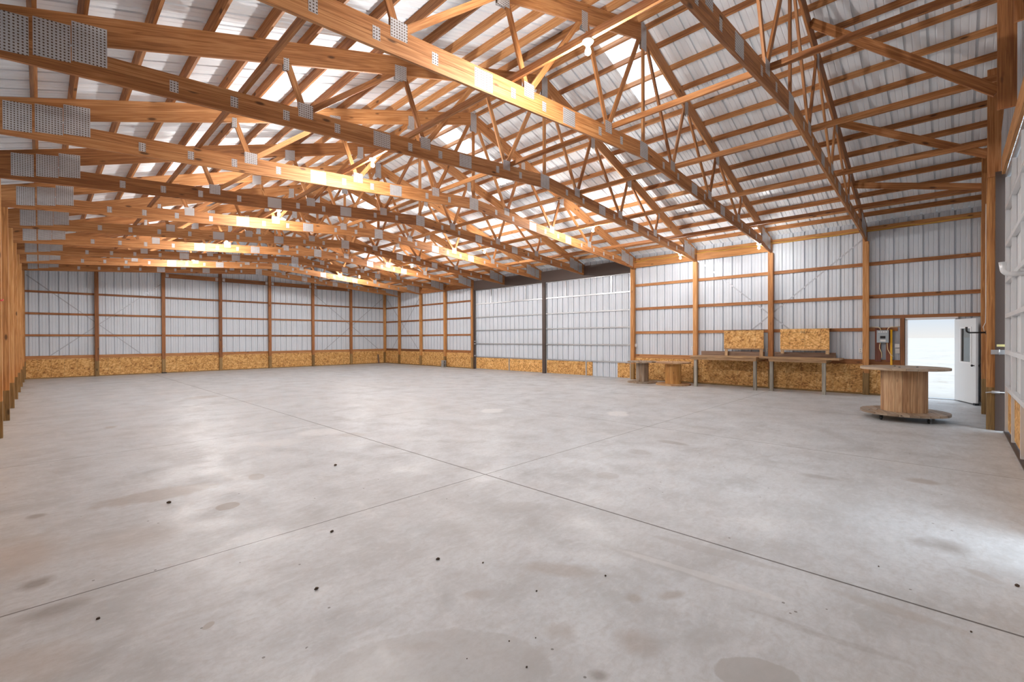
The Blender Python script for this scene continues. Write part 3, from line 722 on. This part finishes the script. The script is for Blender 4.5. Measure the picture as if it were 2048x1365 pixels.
# ------------------------------------------------------------------ electrical corner
for a, b, l in ((2.105, 2.24, 'left'), (1.895, 2.0, 'right')): board('mounting_board', XR + .022, XR + .06, a, b, .955, 1.91, 'redboard', 'dark red upright board behind the %s side of the breaker box' % l, 'board', None, 2)
m = MB(); m.box(XR - .07, XR + .022, 1.93, 2.19, 1.49, 1.835, 2); bx = m.build('breaker_box', 'greybox'); tag(bx, 'grey breaker box mounted on two dark red boards', 'electrical box')
MB().box(XR - .076, XR - .07, 2.0, 2.115, 1.605, 1.675, 1).build('box_window', 'black', bx)
MB().box(XR - .074, XR - .07, 1.995, 2.115, 1.52, 1.57, 1).build('paper_label', 'label', bx)
for i in range(4): MB().box(XR - .076, XR - .07, 1.965 + .052 * i, 2.0 + .052 * i, 1.775, 1.80, 1).build('breaker_switch', 'plastic', bx)
m = MB(); m.tube([(XR - .02, 1.874, .0), (XR - .02, 1.876, 1.85)], .024, 14); tag(m.build('conduit', 'yellow'), 'yellow upright conduit beside the grey breaker box', 'pipe')
m = MB(); m.box(XR + .05, XR + .1, 1.705, 1.81, 1.35, 1.455, 2); m.box(XR + .06, XR + .1, 1.705, 1.80, 1.19, 1.33, 2); tag(m.build('outlet_box', 'plastic'), 'double white outlet box between yellow conduit and door stud', 'outlet')
m = MB(); m.tube([(XR - .03, 2.11, 1.49), (XR - .03, 2.13, 1.42), (XR - .02, 2.135, 1.33), (XR - .0, 2.09, 1.2), (XR + .0, 2.085, 1.12), (XR + .015, 2.095, 1.06)], .009, 8); tag(m.build('cable', 'cable'), 'cream cable hanging from the left underside of the breaker box', 'cable')
m = MB(); m.tube([(XR - .03, 1.965, 1.49), (XR - .03, 1.962, 1.4), (XR - .02, 1.955, 1.3), (XR - .05, 1.90, 1.18), (XR - .06, 1.86, 1.12), (XR + .03, 1.835, 1.10)], .009, 8); tag(m.build('cable', 'cable'), 'cream cable curving from the breaker box behind the yellow conduit', 'cable')
for a, b, l in ((2.10, 2.36, 'left'), (1.965, 1.70, 'right')):
    m = MB(); m.tube([(XR - .03, a, 1.835), (XR - .02, a + (b - a) * .1, 1.90), (XR + .03, a + (b - a) * .35, 1.925), (XR + .06, b, 1.93)], .009, 8); tag(m.build('cable', 'cable'), 'cream cable leaving the top of the breaker box to the %s' % l, 'cable')
m = MB()
pts = []
for i in range(34):
    y = .3 + i * .285; pts.append((XR - .085, y, 4.66 + .02 * math.sin(i * 1.7)))
m.tube(pts, .008, 6); tag(m.build('cable', 'ycable'), 'yellow cable stapled along the eave of the right wall', 'cable')
def outlet(loc, ax, label):
    x, y, z = loc; m = MB()
    if ax == 'x': m.box(x - .025, x + .02, y - .04, y + .04, z - .06, z + .06, 2)
    else: m.box(x - .04, x + .04, y - .025, y + .02, z - .06, z + .06, 2)
    o = m.build('outlet_box', 'plastic'); tag(o, label, 'outlet', 'outlet boxes on the walls')
    for dz in (-.028, .028):
        if ax == 'x': MB().box(x - .028, x - .025, y - .015, y + .015, z + dz - .012, z + dz + .012, 1).build('socket', 'greybox', o)
        else: MB().box(x - .015, x + .015, y - .028, y - .025, z + dz - .012, z + dz + .012, 0).build('socket', 'greybox', o)
outlet((XR + .09, B + .13, 1.26), 'x', 'white outlet box right of the short workbench, on the post by the breaker box')
outlet((XR + .06, 2 * B + .11, 1.23), 'x', 'white outlet box between the two OSB backboards')
outlet((XR + .06, 3 * B + .13, 1.27), 'x', 'white outlet box at the far end of the long workbench')
outlet((fx(3) + .14, YF + .06, 1.27), 'y', 'white outlet box on the far end wall by the third post')
outlet((XR + .06, 10 * B + .12, 1.22), 'x', 'white outlet box on the right wall two bays past the sliding door')
outlet((XR + .06, 4 * B - .05, 1.35), 'x', 'small outlet box on the near jamb post of the big sliding door')

# ------------------------------------------------------------------ benches and backboards
def bench(ya, yb, xf, legs, zt, label, apron, dep):
    o = empty('workbench', (xf + .38, (ya + yb) / 2, 0)); tag(o, label, 'workbench')
    for i in range(5):
        a = xf + i * dep / 5; MB().box(a, a + dep / 5 - .004, ya, yb, zt - .04, zt, 1).build('top_plank', 'bench_wood', o)
    MB().box(xf + .025, xf + .063, apron[0], apron[1], zt - .125, zt - .04, 1).build('front_apron', 'bench_wood', o)
    MB().box(xf + dep - .06, xf + dep - .022, apron[0], apron[1], zt - .125, zt - .04, 1).build('back_apron', 'bench_wood', o)
    for y in legs:
        MB().box(xf + .064, xf + .152, y - .044, y + .044, 0, zt - .04, 2).build('leg', 'grey_wood', o)
    for y in (apron[0] + .02, apron[1] - .02): MB().box(xf + .064, xf + dep - .06, y - .019, y + .019, zt - .125, zt - .04, 0).build('side_apron', 'bench_wood', o)
    return o
bench(5.02, 7.09, 16.02, (6.93, 5.08), 1.035, 'long wooden workbench with grey legs standing nearest the small spools', (5.03, 7.07), .975)
bench(2.94, 4.99, 16.18, (4.66, 3.31), 1.035, 'wooden workbench with grey legs standing nearest the breaker box', (3.24, 4.72), .815)
board('back_board', XR - .11, XR - .075, 5.04, 7.07, 1.036, 1.18, 'splash', 'dark splash board at the back of the workbench by the spools', 'board')
board('back_board', XR - .11, XR - .075, 3.13, 4.75, 1.036, 1.185, 'splash', 'dark splash board at the back of the workbench by the breaker box', 'board')
def backboard(ya, yb, z0, z1, legs, zl, mat, label, cap):
    o = empty('tool_board', (XR - .16, (ya + yb) / 2, zl)); tag(o, label, 'board')
    m = MB(); m.beam((XR - .205, ya, (z0 + z1) / 2), (XR - .205, yb, (z0 + z1) / 2), .012, z1 - z0, (0, 0, 1)); m.build('osb_panel', mat, o)
    for a, b in legs: MB().box(XR - .198, XR - .16, a, b, zl, z1 - .01, 2).build('leg', 'bench_wood', o)
    MB().box(XR - .215, XR - .16, ya, yb, z0 - .02, z0 + .02, 1).build('bottom_rail', 'bench_wood', o)
    MB().box(XR - .235 if cap else XR - .2, XR - .11 if cap else GX0, ya - .01, yb + .01, z1 - .002, z1 + .012, 1).build('top_cap', 'splash' if cap else 'bench_wood', o)
    return o
backboard(5.035, 6.26, 1.275, 1.89, ((5.06, 5.16), (6.15, 6.24)), 1.036, 'osb', 'OSB backboard with dark top edge standing on the workbench by the spools', True)
t2 = backboard(3.275, 4.56, 1.265, 1.90, ((3.28, 3.37), (4.46, 4.55)), 1.14, 'osb_pale', 'pale OSB backboard with printed stamp above the workbench by the breaker box', False)
m = MB()
for i in range(5):
    for j in range(4):
        if random.random() < .75: m.box(XR - .2125, XR - .2115, 3.90 + i * .022, 3.915 + i * .022, 1.77 + j * .022, 1.783 + j * .022, 1)
for i in range(5): m.box(XR - .2125, XR - .2115, 3.90 + i * .022, 3.914 + i * .022, 1.575, 1.585 + .008 * (i % 3), 1)
m.build('printed_stamp', 'ink', t2)

# ------------------------------------------------------------------ cable spools
def planks_disc(mb, c, R, z0, z1, n, ang):
    """round flange sawn from parallel planks"""
    c = Vector(c); wv = 2 * R / n; ca, sa = math.cos(ang), math.sin(ang)
    for i in range(n):
        a, b = -R + i * wv + .003, -R + (i + 1) * wv - .003; r = random.random(); o = r * 17
        S = 10; top = []
        ys = [a + (b - a) * k / S for k in range(S + 1)]
        pts = [(math.sqrt(max(R * R - y * y, 0)), y) for y in ys] + [(-math.sqrt(max(R * R - y * y, 0)), y) for y in reversed(ys)]
        w3 = lambda p, z: (c.x + p[0] * ca - p[1] * sa, c.y + p[0] * sa + p[1] * ca, c.z + z)
        mb.poly([w3(p, z1) for p in pts], [(p[0] + o, p[1]) for p in pts], r); mb.poly([w3(p, z0) for p in reversed(pts)], [(p[0] + o, p[1]) for p in reversed(pts)], r)
        for k in range(len(pts)):
            p, q = pts[k], pts[(k + 1) % len(pts)]
            mb.poly([w3(p, z0), w3(q, z0), w3(q, z1), w3(p, z1)], [(k * .05 + o, 0), (k * .05 + .05 + o, 0), (k * .05 + .05 + o, z1 - z0), (k * .05 + o, z1 - z0)], r)
def spool(x, y, z0, R, r, zt, th, flange_mat, drum_mat, label, nst, ang, casters=False):
    o = empty('cable_spool', (x, y, 0)); tag(o, label, 'spool')
    m = MB(); planks_disc(m, (x, y, 0), R, z0, z0 + th, 9, ang); m.build('bottom_flange', flange_mat, o)
    m = MB(); planks_disc(m, (x, y, 0), R, zt - th, zt, 9, ang + .4); m.build('top_flange', flange_mat, o)
    m = MB()
    for k in range(nst):
        a0, a1 = 2 * math.pi * (k + .02) / nst, 2 * math.pi * (k + .98) / nst; rr = random.random(); of = rr * 13; S = 3; ro, ri = r, r - .03
        for q in range(S):
            b0, b1 = a0 + (a1 - a0) * q / S, a0 + (a1 - a0) * (q + 1) / S
            for (ra, fl_) in ((ro, 1), (ri, 0)):
                P = [(x + ra * math.cos(b), y + ra * math.sin(b)) for b in (b0, b1)]
                m.poly([(*P[0], z0 + th), (*P[1], z0 + th), (*P[1], zt - th), (*P[0], zt - th)], [(of, ra * b0), (of, ra * b1), (of + zt, ra * b1), (of + zt, ra * b0)], rr)
        for a in (a0, a1): m.poly([(x + ro * math.cos(a), y + ro * math.sin(a), z0 + th), (x + ri * math.cos(a), y + ri * math.sin(a), z0 + th), (x + ri * math.cos(a), y + ri * math.sin(a), zt - th), (x + ro * math.cos(a), y + ro * math.sin(a), zt - th)], [(of, 0), (of, .03), (of + 1, .03), (of + 1, 0)], rr)
    m.build('drum', drum_mat, o)
    for k in range(3):
        a = ang + .5 + k * 2.09; m = MB(); m.lathe((x + .3 * R * math.cos(a), y + .3 * R * math.sin(a), zt), [(0.0001, .012), (.016, .010), (.02, 0)], 12); m.build('bolt_head', 'black', o)
    if casters:
        for a in casters:
            cx, cy = x + R * .80 * math.cos(a), y + R * .80 * math.sin(a); q = empty('caster', (cx, cy, 0)); q.parent = o; q.location = (cx - x, cy - y, 0)
            MB().box(cx - .045, cx + .045, cy - .045, cy + .045, z0 - .008, z0, 0).build('mount_plate', 'galv', q)
            m = MB(); m.box(cx - .03, cx + .03, cy - .026, cy - .021, .03, z0 - .008, 2); m.box(cx - .03, cx + .03, cy + .021, cy + .026, .03, z0 - .008, 2); m.build('fork', 'black', q)
            m = MB(); m.tube([(cx, cy - .018, .043), (cx, cy - .014, .043), (cx, cy + .014, .043), (cx, cy + .018, .043)], [.036, .043, .043, .036], 20); m.build('wheel', 'rubber', q)
    return o
spool(12.76, 1.36, .115, .70, .365, 1.04, .045, 'worn', 'spool_tan', 'big wooden cable spool table on black casters by the walk door', 20, .3, (2.55, 3.9, 5.4, .9))
spool(16.11, 7.715, 0.0, .585, .27, .80, .045, 'spool_tan', 'spool_orange', 'orange wooden cable spool standing beside the long workbench', 16, .9)
spool(16.11, 8.90, 0.0, .53, .225, .79, .045, 'worn', 'worn', 'weathered grey cable spool standing beside the big sliding door', 16, .2)
m = MB(); m.box(12.42, 12.66, 1.76, 1.84, .16, .175, 0); tag(m.build('wood_scrap', 'worn'), 'flat dark wood scrap lying on the base of the big spool', 'scrap')

# ------------------------------------------------------------------ lamps
def make_lamp():
    o = empty('bulb_lamp', (0, 0, 0))
    MB().lathe((0, 0, 0), [(.0001, 0), (.062, 0), (.064, -.012), (.05, -.03), (.03, -.045), (.026, -.06), (.0001, -.06)], 24).build('lamp_holder', 'plastic', o)
    pr = [(.0001, -.165)] + [(.034 * math.sin(a), -.13 - .035 * math.cos(a)) for a in (.35, .7, 1.05, 1.4, 1.75, 2.1)] + [(.018, -.075), (.014, -.06)]
    MB().lathe((0, 0, 0), pr, 20).build('bulb', 'bulb', o)
    return o
L0 = make_lamp()
LAMPS = [(5.05, 1.5, 'nearest lamp of the left row'), (5.05, 3.5, 'second lamp of the left row'), (5.05, 5.5, 'third lamp of the left row'), (5.05, 7.5, 'fourth lamp of the left row'), (5.05, 9.5, 'last lamp of the left row'),
         (12.38, 3.5, 'nearest lamp of the right row'), (12.38, 5.5, 'second lamp of the right row'), (12.38, 7.5, 'third lamp of the right row'), (12.38, 9.5, 'last lamp of the right row'),
         (15.8, 2.0, 'on the truss over the workbenches'), (15.8, 3.0, 'on the truss end beside the sliding door')]
for i, (x, q, l) in enumerate(LAMPS):
    o = L0 if i == 0 else copy_tree(L0)
    z = ZB(x) + .285 if x < 15 else ZB(x)
    o.location = (x, q * B, z)
    if x > 15:
        for ch in o.children:
            if ch.name.startswith('bulb'): ch.data = ch.data.copy(); ch.data.materials[0] = M['bulb_dim']
    tag(o, 'lit bare bulb in a white porcelain holder, ' + l, 'lamp', 'bare bulb lamps under the roof')

# ------------------------------------------------------------------ small things
m = MB()
bx0, by0 = 16.83, 9 * B - .16
m.box(bx0 - .10, bx0 + .10, by0 - .10, by0 + .10, 0, .03, 2); m.box(bx0 - .10, bx0 + .10, by0 - .10, by0 + .10, .185, .215, 2); m.box(bx0 - .10, bx0 + .10, by0 - .10, by0 + .10, .37, .40, 2)
m.box(bx0 - .10, bx0 - .07, by0 - .10, by0 + .10, .03, .37, 2); m.box(bx0 + .07, bx0 + .10, by0 - .10, by0 + .10, .03, .37, 2)
tag(m.build('concrete_block', 'block'), 'grey hollow concrete block standing on end by a right wall post', 'block')
m = MB(); m.beam((XR - .52, YF - .12, 0.0), (XR - .52, YF + .0, .60), .10, .04, (0, 1, 0)); tag(m.build('scrap_board', 'splash'), 'short dark board leaning on the far end wall near the right corner', 'board')
m = MB(); m.box(fx(2) - .10, fx(2) + .10, YF - .13, YF - .075, 0, .05, 0); tag(m.build('post_bracket', 'black'), 'black bracket at the foot of the second far wall post', 'bracket')
m = MB(); pts = [(.07 + .148 * math.sin(.0), 5 * B - .09, 2.33)]
m.tube([(.06, 5 * B - .082, 2.335), (.13, 5 * B - .085, 2.325), (.2, 5 * B - .082, 2.32), (.219, 5 * B - .05, 2.315), (.219, 5 * B + .04, 2.335), (.222, 5 * B + .075, 2.345)], .009, 8)
tag(m.build('rope', 'red'), 'short red cord tied around a left wall post', 'cord')
def clod(x, y, s, label, mat='soil'):
    bm = bmesh.new(); bmesh.ops.create_icosphere(bm, subdivisions=2, radius=1)
    for v in bm.verts:
        k = .75 + .5 * random.random(); v.co *= k; v.co = Vector((v.co.x * s, v.co.y * s * .8, v.co.z * s * .55))
    z0 = min(v.co.z for v in bm.verts)
    me = bpy.data.meshes.new('dirt_clod'); bm.to_mesh(me); bm.free(); me.materials.append(M[mat])
    o = bpy.data.objects.new('dirt_clod', me); COL.objects.link(o); o.location = (x, y, -z0 * .9); tag(o, label, 'dirt', 'dirt crumbs on the floor'); return o
CLODS = [(2.380, 4.449, .0205, 'round dark dirt clod on the floor just in front of the long floor joint'), (2.711, 3.401, .020, 'dark dirt clod in the middle of the foreground floor'),
      (1.913, 3.649, .019, 'flat dirt crumb left of the middle foreground'), (3.318, 6.415, .028, 'flat dark crumb beyond the long floor joint'), (1.551, 6.319, .027, 'dark crumb at the edge of the long brown stain'),
      (.888, 4.267, .014, 'dark crumb in the left foreground'), (5.122, .339, .019, 'dark crumb at the right edge beneath the front door leaf')]
TINY = [(2.907, 3.119, .013), (2.893, 2.588, .012), (3.368, 2.370, .0125), (2.421, 2.375, .0085), (2.342, 2.175, .010), (2.175, 2.437, .006), (4.828, 1.027, .010), (4.256, .571, .0105), (2.542, 2.290, .0065)]
for x, y, q in TINY: clod(x, y, q * .6, 'tiny dark dirt crumb lying on the foreground floor')
for x, y, q, l in CLODS: clod(x, y, q * .72, l)

# ------------------------------------------------------------------ sky and sun-side glow
W = bpy.data.worlds.new('World'); bpy.context.scene.world = W; W.use_nodes = True; nt = W.node_tree; nt.nodes.clear()
o = nd(nt, 'ShaderNodeOutputWorld'); bg = nd(nt, 'ShaderNodeBackground'); tc = nd(nt, 'ShaderNodeTexCoord')
sp = nd(nt, 'ShaderNodeSeparateXYZ'); nt.links.new(tc.outputs['Generated'], sp.inputs[0])
c = ramp(nt, sp.outputs[2], [(.0, (.95, .95, .94)), (.045, (.68, .83, 1.0)), (.2, (.60, .79, 1.0)), (.7, (.85, .92, 1.0))])
dt = nd(nt, 'ShaderNodeVectorMath', operation='DOT_PRODUCT'); nt.links.new(tc.outputs['Generated'], dt.inputs[0]); dt.inputs[1].default_value = Vector((-.25, -.75, .60)).normalized()
gl = mth(nt, 'POWER', mth(nt, 'MAXIMUM', dt.outputs['Value'], 0.0), 2.5)
up = mth(nt, 'POWER', mth(nt, 'MAXIMUM', sp.outputs[2], 0.0), 2.0)
st = mth(nt, 'ADD', mth(nt, 'ADD', .56, mth(nt, 'MULTIPLY', gl, 1.5)), mth(nt, 'MULTIPLY', up, 2.2))
nt.links.new(c, bg.inputs[0]); nt.links.new(st, bg.inputs[1]); nt.links.new(bg.outputs[0], o.inputs[0])

# ------------------------------------------------------------------ camera
cd = bpy.data.cameras.new('camera'); cam = bpy.data.objects.new('camera', cd); COL.objects.link(cam)
cd.sensor_fit = 'HORIZONTAL'; cd.sensor_width = 36; cd.lens = 912.0 / 2048 * 36; cd.clip_start = .02; cd.clip_end = 3000
yaw, pitch, roll = math.radians(45.94), math.radians(-.321), math.radians(-.223)
R_ = Vector((math.cos(yaw), -math.sin(yaw), 0)); F_ = Vector((math.sin(yaw), math.cos(yaw), 0)); U_ = Vector((0, 0, 1))
F2 = F_ * math.cos(pitch) + U_ * math.sin(pitch); U2 = U_ * math.cos(pitch) - F_ * math.sin(pitch)
R3 = R_ * math.cos(roll) + U2 * math.sin(roll); U3 = U2 * math.cos(roll) - R_ * math.sin(roll)
cam.matrix_world = Matrix(((R3.x, U3.x, -F2.x, .664), (R3.y, U3.y, -F2.y, .644), (R3.z, U3.z, -F2.z, 1.6465), (0, 0, 0, 1)))
sc = bpy.context.scene; sc.camera = cam
sc.view_settings.view_transform = 'Standard'; sc.view_settings.look = 'None'; sc.view_settings.gamma = 1
sc.view_settings.use_curve_mapping = False; sc.view_settings.exposure = 0.72
for o in bpy.data.objects:
    if '_o' in o: del o['_o']
